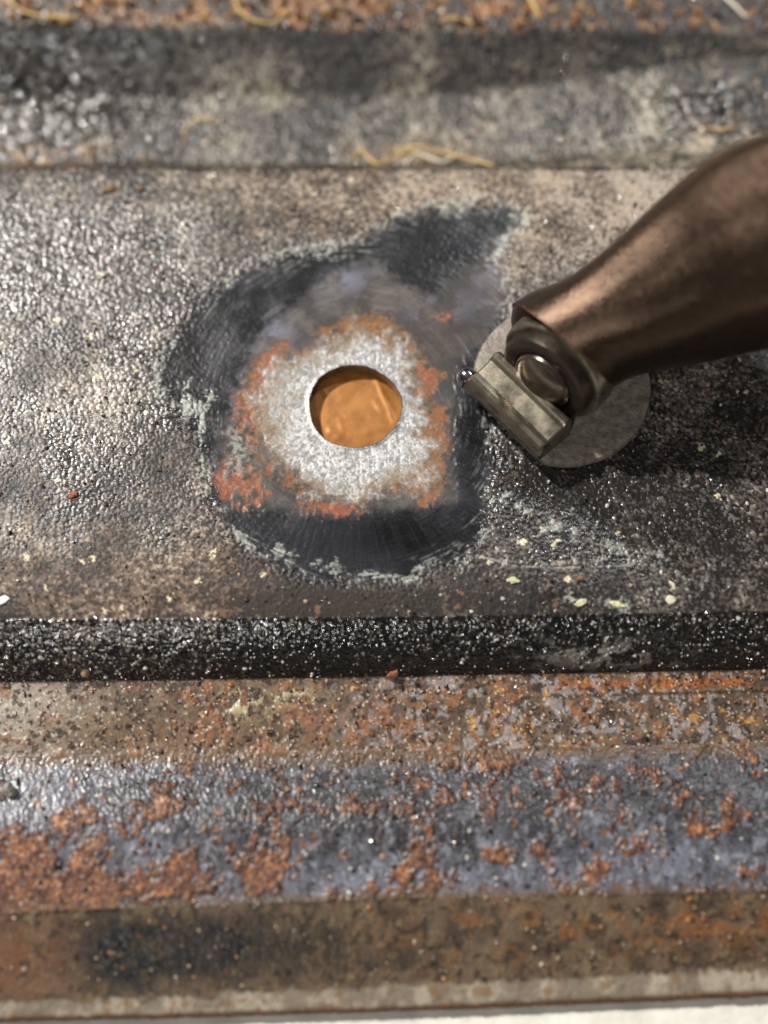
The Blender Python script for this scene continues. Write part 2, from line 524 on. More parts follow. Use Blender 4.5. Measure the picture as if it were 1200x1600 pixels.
# red primer showing where the top coat is feathered off
PRIM1 = [(452, 530), (428, 535), (400, 560), (376, 600), (362, 640), (352, 690), (340, 730), (338, 770), (352, 786), (370, 800), (384, 792), (396, 764),
         (404, 786), (416, 748), (440, 748), (464, 784), (490, 802), (520, 814), (550, 812), (566, 792), (600, 774), (640, 772), (664, 790), (684, 774), (690, 740),
         (702, 690), (700, 650), (682, 620), (690, 580), (664, 560), (648, 525), (610, 494), (560, 488), (516, 502), (470, 535)]
jag = (fbm(xx, ss, 1.1, 401, 5, 0.7) - 0.5) * 56 + (fbm(xx / 0.28, ss / 1.6, 1.0, 405, 3) - 0.5) * 34 * (v > 740)
dP = sdf(u + wu[sl] * 0.25, v + wv[sl] * 0.25, PRIM1) + jag
prim = 1 - sstep(-9, 6, dP)
red = mix(srgb(128, 75, 52) * np.ones_like(pig), srgb(104, 74, 50), sstep(0.35, 0.65, md))
red = mix(red, srgb(152, 90, 62), sstep(0.52, 0.72, fn))
rim_b = np.clip(1.1 * blob(u, v, 575, 505, 100, 34) + 1.0 * blob(u, v, 668, 720, 40, 60) + 0.4 * blob(u, v, 690, 640, 30, 60), 0, 1)
red = mix(red, mix(srgb(132, 88, 44) * np.ones_like(pig), srgb(96, 76, 54), sstep(0.4, 0.6, fn)), rim_b)
dense = np.clip(0.55 * blob(u, v, 400, 590, 46, 70) + 0.34 * blob(u, v, 390, 765, 60, 36) + 0.4 * blob(u, v, 500, 795, 60, 16) + 0.35 * blob(u, v, 672, 585, 26, 30) + 0.3 * blob(u, v, 664, 778, 26, 14) + 0.3 * blob(u, v, 345, 720, 14, 60) + 0.35 * rim_b, 0, 0.6)
redw = 0.92 * prim * sstep(0.565, 0.74, fbm(xx, ss, 0.9, 411, 5, 0.7) + dense)
pig = mix(pig, red, redw)
rough = rough + (0.42 - rough) * redw
disp = disp + redw * (-0.03 + 0.05 * (fn - 0.5))
# grey scuffed steel in the primer on the left
gs = prim * np.clip(1.3 * blob(u, v, 368, 700, 24, 46), 0, 1) * sstep(0.4, 0.6, md + (fn - 0.5) * 0.4 + 0.1)
pig = mix(pig, mix(srgb(84, 84, 80) * np.ones_like(pig), srgb(142, 142, 136), sstep(0.3, 0.7, fn)), gs * 0.85 * sstep(0.25, 0.55, i2_ * 0.5 + fn * 0.5))

# bare bright steel
BARE = [(404, 575), (440, 552), (478, 545), (510, 525), (548, 508), (600, 512), (632, 530), (648, 570), (652, 620), (668, 660), (684, 690), (680, 745),
        (650, 762), (600, 768), (560, 780), (520, 786), (486, 772), (456, 742), (430, 712), (410, 690), (392, 660), (388, 615)]
jb = (fbm(xx, ss, 1.0, 421, 5, 0.7) - 0.5) * 70 - 4
dB = sdf(u, v, BARE) + jb
bare = 1 - sstep(-24, 9, dB)
gr, gi = worley(xx, ss, 0.19, 431)
steel = mix(srgb(138, 137, 135) * np.ones_like(pig), srgb(180, 180, 179), sstep(0.3, 0.7, fn * 0.6 + gi * 0.4))
stain = sstep(95, 150, rr_ + (md - 0.5) * 120 + 40 * blob(u, v, 430, 640, 60, 80)) * 0.55 * sstep(0.34, 0.58, fn * 0.5 + md * 0.5) + sstep(-46, 0, dB) * sstep(0.40, 0.62, fbm(xx, ss, 0.7, 441, 4, 0.65) + 0.10 * blob(u, v, 640, 715, 60, 60) + 0.12 * blob(u, v, 560, 510, 90, 20) + 0.08 * blob(u, v, 420, 660, 40, 60))
stain = np.clip(stain, 0, 1)
steel = mix(steel, srgb(118, 98, 74), stain * 0.85)
pig = mix(pig, steel, bare)
metal = metal + (0.92 - 0.55 * stain) * bare
rough = rough + (0.42 + 0.12 * gi + 0.12 * stain - rough) * bare
disp = disp * (1 - bare) + bare * (-0.12 + 0.014 * (1 - np.clip(gr, 0, 1) ** 2) * (0.4 + gi) + 0.03 * (fn - 0.5))
# brown stain ring between steel and primer
ring = np.clip(1 - np.abs(dB - 4) / 12, 0, 1) * sstep(0.45, 0.6, fn) * (v < 760)
pig = mix(pig, srgb(122, 84, 44) * np.ones_like(pig), ring * 0.6)
# the whole sanded patch is dished
disp = disp - 0.30 * np.exp(-((rr_ / 165) ** 4)) 
# burr round the drilled edge
mh = Mhole[sl]
disp = disp + 0.05 * np.exp(-((mh - 1.02) / 0.03) ** 2) * (0.6 + 0.8 * fn)
# faint scratched trademark-like scrape right of the patch is only wear: a long light scratch
scr = np.clip(1 - line_d(u, v, [(745, 868), (800, 884), (870, 888), (985, 884)]) / 2.2, 0, 1) * sstep(0.35, 0.55, fn)
pig = mix(pig, srgb(150, 152, 148) * np.ones_like(pig), scr * 0.8)
PIG[sl] = pig; FIN[sl][..., 0] = rough; FIN[sl][..., 1] = metal; DSP[sl] = disp
FIN[sl][..., 2] = 0.7 - 0.45 * sand - 0.1 * bare
FIN[sl][..., 3] = spec + (0.5 - spec) * bare

# --- bead: the steep dark fold
sl = rowsl(7, 8)
u, v = U[sl], V[sl]
i1_, i2_, a1, a2, md, fn = id1[sl], id2[sl], g1[sl], g2[sl], midn[sl], finen[sl]
light = 0.03 + 0.24 * blob(u, v, 60, 1030, 150, 30) + 0.12 * sstep(1000, 960, v) + 0.1 * (u < 350) + (big[sl] - 0.5) * 0.3 + 0.16 * blob(u, v, 200, 985, 260, 20)
pig = grain_colour(light, i1_ * 0.5 + i2_ * 0.5, fn, srgb(11, 10, 9), srgb(44, 37, 32), srgb(132, 122, 108))
flk = sstep(0.5, 0.6, fbm(X[sl], S[sl], 0.9, 501, 4, 0.7) + 0.16 * blob(u, v, 910, 1024, 90, 20) + 0.08 * blob(u, v, 1060, 985, 120, 14) - 0.08)
pig = mix(pig, srgb(150, 146, 136) * np.ones_like(pig), flk * 0.7 * blob(u, v, 930, 1018, 110, 22))
PIG[sl] = pig
FIN[sl][..., 0] = 0.10 + 0.18 * i2_
FIN[sl][..., 2] = 0.6
FIN[sl][..., 3] = 0.8
tb_ = np.linspace(0, 1, DSP[sl].shape[0])[:, None]
DSP[sl] = 0.10 * (1 - np.clip(a1, 0, 1) ** 2) * (0.2 + i1_) + 0.05 * (1 - np.clip(a2, 0, 1)) + 0.12 * (md - 0.5) + 0.5 * np.sin(math.pi * tb_) ** 0.8

# --- ledge: brown rusty fillet under the bead
sl = rowsl(8, 9)
u, v = U[sl], V[sl]; x_, s_ = X[sl], S[sl]
i1_, i2_, a1, a2, md, fn = id1[sl], id2[sl], g1[sl], g2[sl], midn[sl], finen[sl]
base = mix(srgb(78, 64, 52) * np.ones_like(PIG[sl]), srgb(108, 90, 72), sstep(0.35, 0.65, md))
lf = np.clip(1.15 * blob(u, v, -10, 1110, 130, 70), 0, 1)
base = mix(base, srgb(160, 152, 140), lf * (0.6 + 0.4 * i2_))
base = mix(base, srgb(104, 82, 60), np.clip(blob(u, v, 260, 1150, 200, 30), 0, 1) * 0.8)
rz = fbm(x_, s_, 1.5, 511, 4, 0.62)
rw = sstep(0.46, 0.56, rz + 0.14 * blob(u, v, 560, 1135, 190, 40) + 0.12 * blob(u, v, 800, 1110, 260, 50) + 0.1 * blob(u, v, 1100, 1075, 200, 22) - 0.16 * blob(u, v, 120, 1120, 280, 80) - 0.085)
base = mix(base, mix(srgb(108, 74, 48) * np.ones_like(base), srgb(138, 90, 54), i2_), rw * 0.85)
vein = sstep(0.5, 0.58, fbm(x_, s_, 0.6, 521, 3)) * sstep(330, 600, u)
base = mix(base, srgb(74, 62, 56), vein * 0.75)
gp = sstep(0.56, 0.62, fbm(x_, s_, 0.8, 531, 3)) * sstep(450, 700, u)
base = mix(base, srgb(140, 138, 140), gp * 0.6)
kh = sstep(0.42, 0.5, fbm(x_, s_, 1.0, 541, 3)) * np.clip(1.4 * blob(u, v, 385, 1100, 30, 18) + 1.3 * blob(u, v, 460, 1090, 26, 10), 0, 1)
base = mix(base, srgb(158, 146, 112), np.clip(kh * 1.3, 0, 1))
ye = (id3[sl] > 0.74) & (g3[sl] < 0.16 + 0.12 * fn) & (u > 480) & (fbm(x_, s_, 4.0, 551) > 0.5)
base = np.where(ye[..., None], srgb(160, 118, 54), base)
# orange weep just under the bead on the right, dark crack below it
base = mix(base, srgb(150, 86, 40), np.clip(1 - np.abs(v - 1072 + (u - 900) * 0.03) / 11, 0, 1) * sstep(820, 980, u) * sstep(0.35, 0.5, md))
base = mix(base, srgb(40, 30, 24), np.clip(1 - np.abs(v - 1088 + (u - 900) * 0.03) / 4, 0, 1) * sstep(780, 900, u) * sstep(0.4, 0.5, md))
ds = sstep(0.62, 0.68, fbm(x_, s_, 0.5, 561, 3))
base = mix(base, srgb(40, 32, 28), ds * 0.8)
sp = (i1_ > 0.9) & (a1 < 0.33)
base = np.where(sp[..., None], base * 0.4 + srgb(205, 195, 170) * 0.6, base)
PIG[sl] = base
FIN[sl][..., 0] = 0.24 + 0.25 * i2_ + 0.1 * rw - 0.06 * lf
DSP[sl] = 0.05 * (1 - np.clip(a1, 0, 1) ** 2) * (0.2 + i1_) + 0.07 * rw * (fn + 0.3) + 0.10 * (md - 0.5) + 0.08 * np.clip(kh, 0, 1)

# --- rib: slate-blue coat with rust blisters
sl = rowsl(9, 11)
u, v = U[sl], V[sl]; x_, s_ = X[sl], S[sl]
i1_, i2_, a1, a2, md, fn = id1[sl], id2[sl], g1[sl], g2[sl], midn[sl], finen[sl]
tone = fbm(x_, s_, 2.2, 601, 5, 0.62)
lav = np.clip(0.9 * blob(u, v, 620, 1375, 260, 32) + 0.85 * blob(u, v, 1020, 1345, 190, 48) + 0.9 * blob(u, v, 230, 1330, 70, 40) + 0.5 * blob(u, v, 60, 1290, 120, 60)
              + 0.6 * blob(u, v, 560, 1192, 90, 16) + 0.5 * blob(u, v, 860, 1185, 120, 16) + 0.4 * blob(u, v, 200, 1200, 90, 16) + 0.3 * blob(u, v, 100, 1240, 90, 40), 0, 1)
dk = np.clip(0.9 * blob(u, v, 420, 1240, 170, 50) + 0.8 * blob(u, v, 560, 1270, 220, 50) + 1.1 * blob(u, v, 1080, 1225, 200, 56) + 0.5 * blob(u, v, 800, 1240, 160, 40) + 0.7 * blob(u, v, 1220, 1240, 60, 60), 0, 1)
base = mix(srgb(46, 46, 49) * np.ones_like(PIG[sl]), srgb(84, 84, 90), sstep(0.38, 0.62, tone))
base = mix(base, srgb(104, 107, 119), np.clip(lav * 1.1, 0, 1) * (0.55 + 0.45 * sstep(0.35, 0.6, md)))
base = mix(base, srgb(38, 37, 37), dk * (0.45 + 0.55 * sstep(0.4, 0.6, fn * 0.5 + md * 0.5)))
base = mix(base, srgb(40, 37, 37), sstep(0.51, 0.62, fbm(x_, s_, 0.7, 611, 4, 0.75)) * 0.8 * (1 - 0.35 * lav))
base = mix(base, srgb(140, 142, 152), sstep(0.60, 0.70, fbm(x_, s_, 0.6, 621, 3, 0.7)) * 0.55 * (1 - 0.5 * dk))
rn = fbm(x_, s_, 1.9, 631, 5, 0.6)
rb = np.zeros_like(rn)
for b_, w_ in (((50, 1390, 140, 76), 0.52), ((130, 1300, 70, 40), 0.28), ((215, 1255, 60, 36), 0.26), ((330, 1370, 120, 34), 0.36), ((430, 1350, 50, 40), 0.32),
               ((300, 1340, 30, 24), 0.14), ((20, 1250, 50, 20), 0.12), ((640, 1360, 20, 24), 0.30), ((680, 1375, 22, 28), 0.32), ((580, 1385, 18, 20), 0.26),
               ((760, 1330, 22, 18), 0.26), ((820, 1330, 36, 16), 0.32), ((865, 1378, 18, 24), 0.32), ((940, 1350, 34, 16), 0.26), ((1000, 1320, 30, 12), 0.30),
               ((1090, 1295, 22, 12), 0.25), ((770, 1280, 20, 24), 0.24), ((570, 1260, 22, 18), 0.24), ((460, 1225, 24, 14), 0.24), ((620, 1190, 24, 14), 0.26),
               ((780, 1190, 60, 16), 0.26), ((700, 1240, 16, 12), 0.22), ((900, 1255, 20, 14), 0.20), ((1020, 1225, 16, 12), 0.22), ((300, 1225, 16, 12), 0.2),
               ((1170, 1355, 22, 22), 0.22), ((980, 1380, 12, 14), 0.22), ((1140, 1265, 14, 24), 0.18), ((530, 1330, 14, 10), 0.22), ((740, 1395, 12, 12), 0.2)):
    rb = np.maximum(rb, w_ * blob(u + wu[sl] * 0.5, v + wv[sl] * 0.5, *b_))
rw = sstep(0.635, 0.735, rn + rb + 0.14 * (fn - 0.5) + 0.20 * (i1_ - 0.5))
rcol = mix(srgb(114, 74, 49) * np.ones_like(base), srgb(78, 46, 32), sstep(0.38, 0.6, fbm(x_, s_, 0.8, 641, 4, 0.7) + 0.4 * (i1_ - 0.5)))
rcol = mix(rcol, srgb(150, 102, 64), sstep(0.55, 0.7, fbm(x_, s_, 0.5, 651, 3, 0.7)))
pit = sstep(0.75, 0.95, i2_) * rw
base = mix(base, rcol, rw)
base = mix(base, srgb(52, 34, 26), pit * 0.8)
rs = (id3[sl] > 0.84) & (g3[sl] < 0.14 + 0.14 * fn)
base = np.where(rs[..., None], srgb(116, 76, 52) * (0.6 + 0.8 * i2_)[..., None], base)
tline = np.interp(u, [0, 600, 1200], [1184, 1176, 1160]); bline = np.interp(u, [0, 600, 1200], [1430, 1406, 1396])
wash = np.clip(1 - (v - tline) / 34, 0, 1) * sstep(0.36, 0.56, fbm(x_, s_, 1.4, 661, 4, 0.65) + 0.3 * np.clip(1 - (v - tline) / 20, 0, 1)) \
    + np.clip(1 - (bline - v) / 26, 0, 1) * sstep(0.36, 0.56, fbm(x_, s_, 1.4, 671, 4, 0.65) + 0.3 * np.clip(1 - (bline - v) / 12, 0, 1))
base = mix(base, mix(srgb(76, 63, 51) * np.ones_like(base), srgb(112, 86, 58), md), np.clip(wash, 0, 1) * 0.9)
PIG[sl] = base
FIN[sl][..., 0] = 0.24 + 0.22 * i2_ + 0.12 * rw
FIN[sl][..., 2] = 0.6
DSP[sl] = 0.07 * (1 - np.clip(a1, 0, 1) ** 2) * (0.2 + i1_) * (1 - 0.3 * lav) + 0.14 * rw * (0.35 + fn) + 0.10 * rw * (1 - np.clip(g1[sl], 0, 1) ** 2) * i2_ + 0.05 * (1 - np.clip(a2, 0, 1)) + 0.14 * (tone - 0.5)

# --- skirt and hem
sl = rowsl(11, K - 1)
u, v = U[sl], V[sl]; x_, s_ = X[sl], S[sl]
i1_, i2_, a1, a2, md, fn = id1[sl], id2[sl], g1[sl], g2[sl], midn[sl], finen[sl]
base = mix(srgb(74, 62, 50) * np.ones_like(PIG[sl]), srgb(108, 90, 72), sstep(0.36, 0.64, md))
base = mix(base, srgb(116, 78, 54), np.clip(1.1 * blob(u, v, 30, 1500, 90, 70), 0, 1) * (0.6 + 0.4 * sstep(0.3, 0.6, fn)))
blk = np.clip(1.2 * blob(u, v, 190, 1490, 60, 50) + 1.1 * blob(u, v, 310, 1480, 70, 44) + 0.5 * blob(u, v, 470, 1480, 120, 44), 0, 1)
base = mix(base, srgb(17, 17, 18), np.clip(blk * 1.5, 0, 1) * (0.6 + 0.4 * sstep(0.3, 0.55, md)))
og = sstep(0.42, 0.6, fbm(x_, s_, 1.3, 701, 4, 0.6) + 0.15 * blob(u, v, 1060, 1445, 200, 30) - 0.05) * np.clip(1.3 * blob(u, v, 1040, 1445, 240, 36) + 0.7 * blob(u, v, 760, 1470, 160, 50), 0, 1)
base = mix(base, srgb(132, 90, 52), np.clip(og, 0, 1) * 0.85)
kk = sstep(0.58, 0.66, fbm(x_, s_, 0.8, 711, 4, 0.65))
base = mix(base, srgb(126, 110, 80), kk * 0.45 * (1 - 0.6 * blk))
dkk = sstep(0.60, 0.68, fbm(x_, s_, 0.7, 721, 4, 0.65))
base = mix(base, srgb(38, 34, 32), dkk * 0.7)
lipline = np.interp(u, [0, 300, 600, 900, 1200], [1568, 1556, 1538, 1526, 1512]) + (md - 0.5) * 26 + (fn - 0.5) * 10
lip = sstep(-4, 6, v - lipline)
lipc = mix(srgb(116, 106, 92) * np.ones_like(base), srgb(150, 140, 124), sstep(0.35, 0.65, fbm(x_, s_, 1.4, 731)))
lipc = mix(lipc, srgb(112, 84, 56), sstep(0.6, 0.68, fbm(x_, s_, 0.9, 741, 4, 0.65)) * 0.7)
base = mix(base, lipc, lip)
edge = sstep(arc[-2] - 0.35, arc[-2] + 0.1, s_)
base = mix(base, srgb(96, 66, 42) * (0.6 + 0.8 * fn)[..., None], edge)
PIG[sl] = base * (0.72 + 0.28 * lip)[..., None]
FIN[sl][..., 0] = 0.42 + 0.25 * i2_ - 0.12 * blk + 0.15 * lip
FIN[sl][..., 3] = 0.22
DSP[sl] = 0.05 * (1 - np.clip(a1, 0, 1) ** 2) * (0.2 + i1_) + 0.12 * (md - 0.5) + 0.05 * lip * fn + 0.05 * kk

# --- channel and far flange
sl = rowsl(0, 4)
u, v = U[sl], V[sl]; x_, s_ = X[sl], S[sl]
i1_, i2_, a1, a2, md, fn, bg = id1[sl], id2[sl], g1[sl], g2[sl], midn[sl], finen[sl], big[sl]
light = 0.27 + (bg - 0.5) * 1.0 + (fbm(x_, s_, 3.2, 811) - 0.5) * 0.8 + (md - 0.5) * 0.4
for b_, w_ in (((300, 110, 150, 40), 0.26), ((430, 150, 50, 50), 0.18), ((30, 210, 140, 50), 0.16), ((560, 130, 90, 90), -0.24), ((260, 235, 120, 30), -0.22),
               ((860, 210, 70, 40), -0.14), ((700, 110, 160, 50), 0.06), ((1100, 120, 200, 60), 0.12), ((1100, 220, 160, 50), 0.26), ((120, 60, 200, 20), -0.30), ((700, 60, 600, 16), -0.18)):
    light = light + w_ * blob(u, v, *b_)
pig = grain_colour(light, i1_ * 0.6 + 0.2, fn, srgb(33, 31, 29), srgb(90, 83, 73), srgb(160, 152, 136))
tar = np.clip(1.2 * blob(u, v, 60, 110, 190, 70) + 0.8 * blob(u, v, 540, 110, 70, 60) + 0.5 * blob(u, v, 1150, 165, 70, 30), 0, 1)
pig = mix(pig, srgb(34, 33, 33) * np.ones_like(pig), tar * 0.7)
org = np.clip(0.9 * blob(u, v, 80, 240, 100, 20) + 0.5 * blob(u, v, 650, 245, 90, 20) + 0.4 * blob(u, v, 1120, 205, 60, 16), 0, 1) * sstep(0.42, 0.55, md)
pig = mix(pig, srgb(156, 118, 72) * np.ones_like(pig), org * 0.8)
olive = np.clip(blob(u, v, 430, 155, 26, 24), 0, 1)
pig = mix(pig, srgb(150, 147, 118) * np.ones_like(pig), olive * 0.5 * sstep(0.35, 0.6, md))
tf = 1 - sstep(-6, 8, v - np.interp(u, [0, 600, 1200], [38, 46, 48]) + (md - 0.5) * 30)
rustc = mix(srgb(84, 62, 44) * np.ones_like(pig), srgb(158, 108, 58), np.clip(i1_ * 1.1 - 0.15 + (md - 0.5) * 1.2, 0, 1))
rustc = mix(rustc, srgb(50, 46, 43), sstep(0.38, 0.54, fbm(x_, s_, 2.0, 801) + 0.16 * sstep(760, 1100, u)))
pig = mix(pig, rustc, tf)
PIG[sl] = pig
wet = np.clip(blob(u, v, 70, 120, 170, 90) + 0.8 * blob(u, v, 1140, 165, 90, 40) + 0.25, 0, 1)
FIN[sl][..., 0] = 0.46 - 0.36 * wet + 0.08 * i2_
FIN[sl][..., 3] = 0.4 + 0.6 * wet
FIN[sl][..., 2] = 0.5
DSP[sl] = 0.16 * (1 - np.clip(a1, 0, 1) ** 2) * (0.2 + i1_) + 0.16 * (md - 0.5) + 0.16 * tf * i1_ * (1 - a1)

for k in (7, 8, 9, 11):                   # let the relief of neighbouring parts meet along the folds
    r = start[k]
    DSP[r] = 0.5 * (DSP[r - 1] + DSP[r + 1])
P = P + NRM * DSP[..., None]


def band(name, r0, r1, hole=False):
    """rows r0..r1 of the pressing as one part"""
    n = r1 - r0 + 1
    idx = np.arange(n * C_).reshape(n, C_)
    q = np.stack([idx[:-1, :-1], idx[1:, :-1], idx[1:, 1:], idx[:-1, 1:]], -1).reshape(-1, 4)
    verts = P[r0:r1 + 1].reshape(-1, 3); pigm = PIG[r0:r1 + 1].reshape(-1, 3); finm = FIN[r0:r1 + 1].reshape(-1, 4)
    if hole:
        rr, cc = np.meshgrid(np.arange(r0, r1), np.arange(C_ - 1), indexing='ij')
        cut = ((rr >= j0) & (rr < j1) & (cc >= i0) & (cc < i1)).ravel()
        q = q[~cut]
        used = np.zeros(len(verts), bool); used[q.ravel()] = True
        ring_i = ([idx[j0 - r0, c] for c in range(i0, i1)] + [idx[r - r0, i1] for r in range(j0, j1)] +
                  [idx[j1 - r0, c] for c in range(i1, i0, -1)] + [idx[r - r0, i0] for r in range(j1, j0, -1)])
        remap = np.cumsum(used) - 1
        q = remap[q]; ring_i = remap[np.array(ring_i)]
        verts = verts[used]; pigm = pigm[used]; finm = finm[used]
        m_ = len(ring_i); prev = ring_i
        for dz in (0.10, 0.35, 0.7, 1.1):               # wall of the drilled hole
            nv = verts[ring_i].copy(); nv[:, 2] -= dz + rng.normal(0, 0.012, m_)
            nv[:, :2] *= 1.0 + (-0.006 if dz < 0.2 else 0.0)
            base_i = len(verts)
            verts = np.vstack([verts, nv])
            pigm = np.vstack([pigm, np.tile(srgb(150, 140, 128), (m_, 1)) * rng.uniform(0.6, 1.1, (m_, 1))])
            finm = np.vstack([finm, np.tile([0.35, 0.9, 0.4, 0.5], (m_, 1))])
            cur = np.arange(base_i, base_i + m_)
            q = np.vstack([q, np.stack([prev, np.roll(prev, -1), np.roll(cur, -1), cur], -1)])
            prev = cur
    o = np_mesh(name, verts, q, M_PANEL, panel)
    set_attr(o.data, "pigment", pigm); set_attr(o.data, "finish", finm)
    return o


o = band("flange", 0, start[1]); o["label"] = "orange rusty gritty flange at the far edge of the panel"
o = band("channel", start[1], start[4]); o["label"] = "dusty grey recessed channel along the panel"
o = band("web", start[4], start[7], True); o["label"] = "gritty flat strip with the sanded patch and drilled hole"
o = band("bead", start[7], start[8]); o["label"] = "glossy black gritty fold below the flat strip"
o = band("ledge", start[8], start[9]); o["label"] = "brown ledge with orange and yellow rust"
o = band("rib", start[9], start[11]); o["label"] = "slate blue strip blistered with orange rust"
o = band("skirt", start[11], start[12]); o["label"] = "dark brown sloping strip along the near edge"
o = band("hem", start[12], R_ - 1); o["label"] = "beige dusty hem at the near edge of the panel"

# loose grit lying on the panel: uncountable, one part
ICO_V = []
ph = (1 + 5 ** 0.5) / 2
for a_ in (-1, 1):
    for b_ in (-ph, ph):
        ICO_V += [(0, a_, b_), (a_, b_, 0), (b_, 0, a_)]
ICO_V = np.array(ICO_V) / math.hypot(1, ph)
bm = bmesh.new()
for p in ICO_V:
    bm.verts.new(p)
bmesh.ops.convex_hull(bm, input=bm.verts)
bm.verts.ensure_lookup_table(); bm.verts.index_update()
ICO_V = np.array([v_.co[:] for v_ in bm.verts]); ICO_F = np.array([[v_.index for v_ in f.verts] for f in bm.faces])
bm.free()


def grit(name, zones):
    vs, fs, cs, fi = [], [], [], []
    tot = 0
    for (r0, r1, n, smin, smax, pal, rough, weight) in zones:
        rr = rng.integers(r0, r1, n * 4); cc = rng.integers(0, C_, n * 4)
        ok = rng.random(n * 4) < weight(U[rr, cc], V[rr, cc])
        ok &= Mhole[rr, cc] > 2.3
        rr, cc = rr[ok][:n], cc[ok][:n]
        k = len(rr)
        size = smin + (smax - smin) * rng.random(k) ** 3
        ctr = P[rr, cc] + NRM[rr, cc] * (size * 0.25)[:, None]
        jit = 1 + rng.uniform(-0.4, 0.35, (k, 12, 1))
        sq = rng.uniform(0.6, 1.2, (k, 1, 3))
        V_ = ICO_V[None] * jit * sq * size[:, None, None] + ctr[:, None, :]
        vs.append(V_.reshape(-1, 3)); fs.append((ICO_F[None] + (np.arange(k) * 12)[:, None, None] + tot).reshape(-1, 3))
        tot += k * 12
        pal = np.array(pal)
        c = pal[rng.integers(0, len(pal), k)] * rng.uniform(0.7, 1.15, (k, 1))
        cs.append(np.repeat(c, 12, 0))
        f_ = np.stack([rng.uniform(rough[0], rough[1], k), np.zeros(k), np.full(k, 0.4), np.full(k, 0.6)], -1)
        fi.append(np.repeat(f_, 12, 0))
    o = np_mesh(name, np.vstack(vs), np.vstack(fs), M_GRIT, panel, smooth=False)
    set_attr(o.data, "pigment", np.vstack(cs)); set_attr(o.data, "finish", np.vstack(fi))
    o["kind"] = "stuff"; o["label"] = "loose grit and rust crumbs stuck to the panel"
    return o


browns = [srgb(60, 48, 40), srgb(96, 80, 66), srgb(140, 122, 104), srgb(176, 160, 138), srgb(40, 36, 34)]
rusts = [srgb(120, 80, 50), srgb(154, 108, 64), srgb(92, 64, 44), srgb(176, 142, 96), srgb(70, 58, 48)]
greys = [srgb(40, 38, 36), srgb(84, 80, 76), srgb(130, 126, 118), srgb(190, 186, 176), srgb(30, 28, 28)]
one = lambda u, v: np.ones_like(u)
offsand = lambda u, v: (sdf(u, v, SAND) > 8) * (0.3 + 0.7 * sstep(860, 300, v))
grit("grit", [
    (0, start[1], 3600, 0.12, 0.55, rusts, (0.15, 0.5), lambda u, v: 0.35 + 0.65 * sstep(1150, 300, u)),
    (start[1], start[3], 7000, 0.09, 0.30, [srgb(34, 33, 32), srgb(60, 57, 54), srgb(90, 86, 80)], (0.05, 0.16), lambda u, v: 0.03 + 0.9 * blob(u, v, 60, 130, 230, 100) + 0.6 * blob(u, v, 1140, 170, 90, 40)),
    (start[2], start[3], 700, 0.10, 0.34, browns, (0.2, 0.6), one),
    (start[4], start[7], 7000, 0.07, 0.20, greys + browns, (0.08, 0.4), offsand),
    (start[7], start[8], 2400, 0.06, 0.18, greys + browns[:2], (0.05, 0.25), lambda u, v: 0.2 + 0.8 * blob(u, v, 40, 1040, 240, 40) + 0.25 * blob(u, v, 1150, 1000, 120, 40)),
    (start[8], start[9], 1300, 0.07, 0.22, browns + rusts[:3], (0.15, 0.5), one),
    (start[9], start[11], 1800, 0.07, 0.24, rusts[:3] + greys, (0.15, 0.5), one),
    (start[11], start[12], 700, 0.07, 0.22, browns + rusts[:2], (0.2, 0.5), one),
])

# ------------------------------------------------------------------ copper plate behind the hole
M_COP = plain_material("copper_sheet", tuple(srgb(142, 92, 40)), tuple(srgb(162, 109, 52)), 700, 0.42, 0.4, 0.00002, 1500, 0.55)
n = 110
gx_, gy_ = np.meshgrid(np.linspace(-9, 9, n), np.linspace(-8, 8, n))
flat = at(554, 631, -1.75)
cu, cv = project(np.stack([gx_ + flat[0], gy_ + flat[1], np.full_like(gx_, -1.75)], -1))
cz = np.full_like(gx_, -1.75)


def ridge(p, q, h, w):
    d = line_d(cu, cv, [p, q])
    return h * np.exp(-(d / w) ** 2)


def fold_side(p, q, slope, cap):
    nx, ny = q[1] - p[1], -(q[0] - p[0]); l_ = math.hypot(nx, ny)
    d = ((cu - p[0]) * nx + (cv - p[1]) * ny) / l_
    return np.minimum(np.maximum(d, 0) * slope, cap)


cz += ridge((584, 580), (616, 660), 0.07, 4.0)
cz += -fold_side((584, 580), (616, 660), 0.004, 0.14)
cz += -fold_side((625, 662), (520, 690), 0.006, 0.14)
cz += ridge((586, 628), (596, 642), 0.07, 4.0) + ridge((516, 672), (530, 682), 0.09, 5.0) + ridge((530, 655), (536, 676), 0.05, 3.0)
cz += ridge((505, 610), (512, 622), 0.05, 4) + ridge((522, 590), (540, 592), 0.05, 4) + ridge((540, 650), (562, 652), 0.05, 4)
cz += 0.05 * (fbm(gx_, gy_, 1.8, 901, 3) - 0.5) + 0.03 * (fbm(gx_, gy_, 0.6, 911, 2) - 0.5)
top = np.stack([gx_ + flat[0], gy_ + flat[1], cz], -1).reshape(-1, 3)
bot = top.copy(); bot[:, 2] = -3.4
idx = np.arange(n * n).reshape(n, n)
q1 = np.stack([idx[:-1, :-1], idx[:-1, 1:], idx[1:, 1:], idx[1:, :-1]], -1).reshape(-1, 4)
q2 = q1[:, ::-1] + n * n
b_ = np.concatenate([idx[0, :-1], idx[:-1, -1], idx[-1, :0:-1], idx[:0:-1, 0]])
q3 = np.stack([np.roll(b_, -1), b_, b_ + n * n, np.roll(b_, -1) + n * n], -1)
copper = np_mesh("copper_plate", np.vstack([top, bot]), np.vstack([q1, q2, q3]), M_COP)
tag(copper, "creased copper plate showing orange through the drilled hole", "plate")

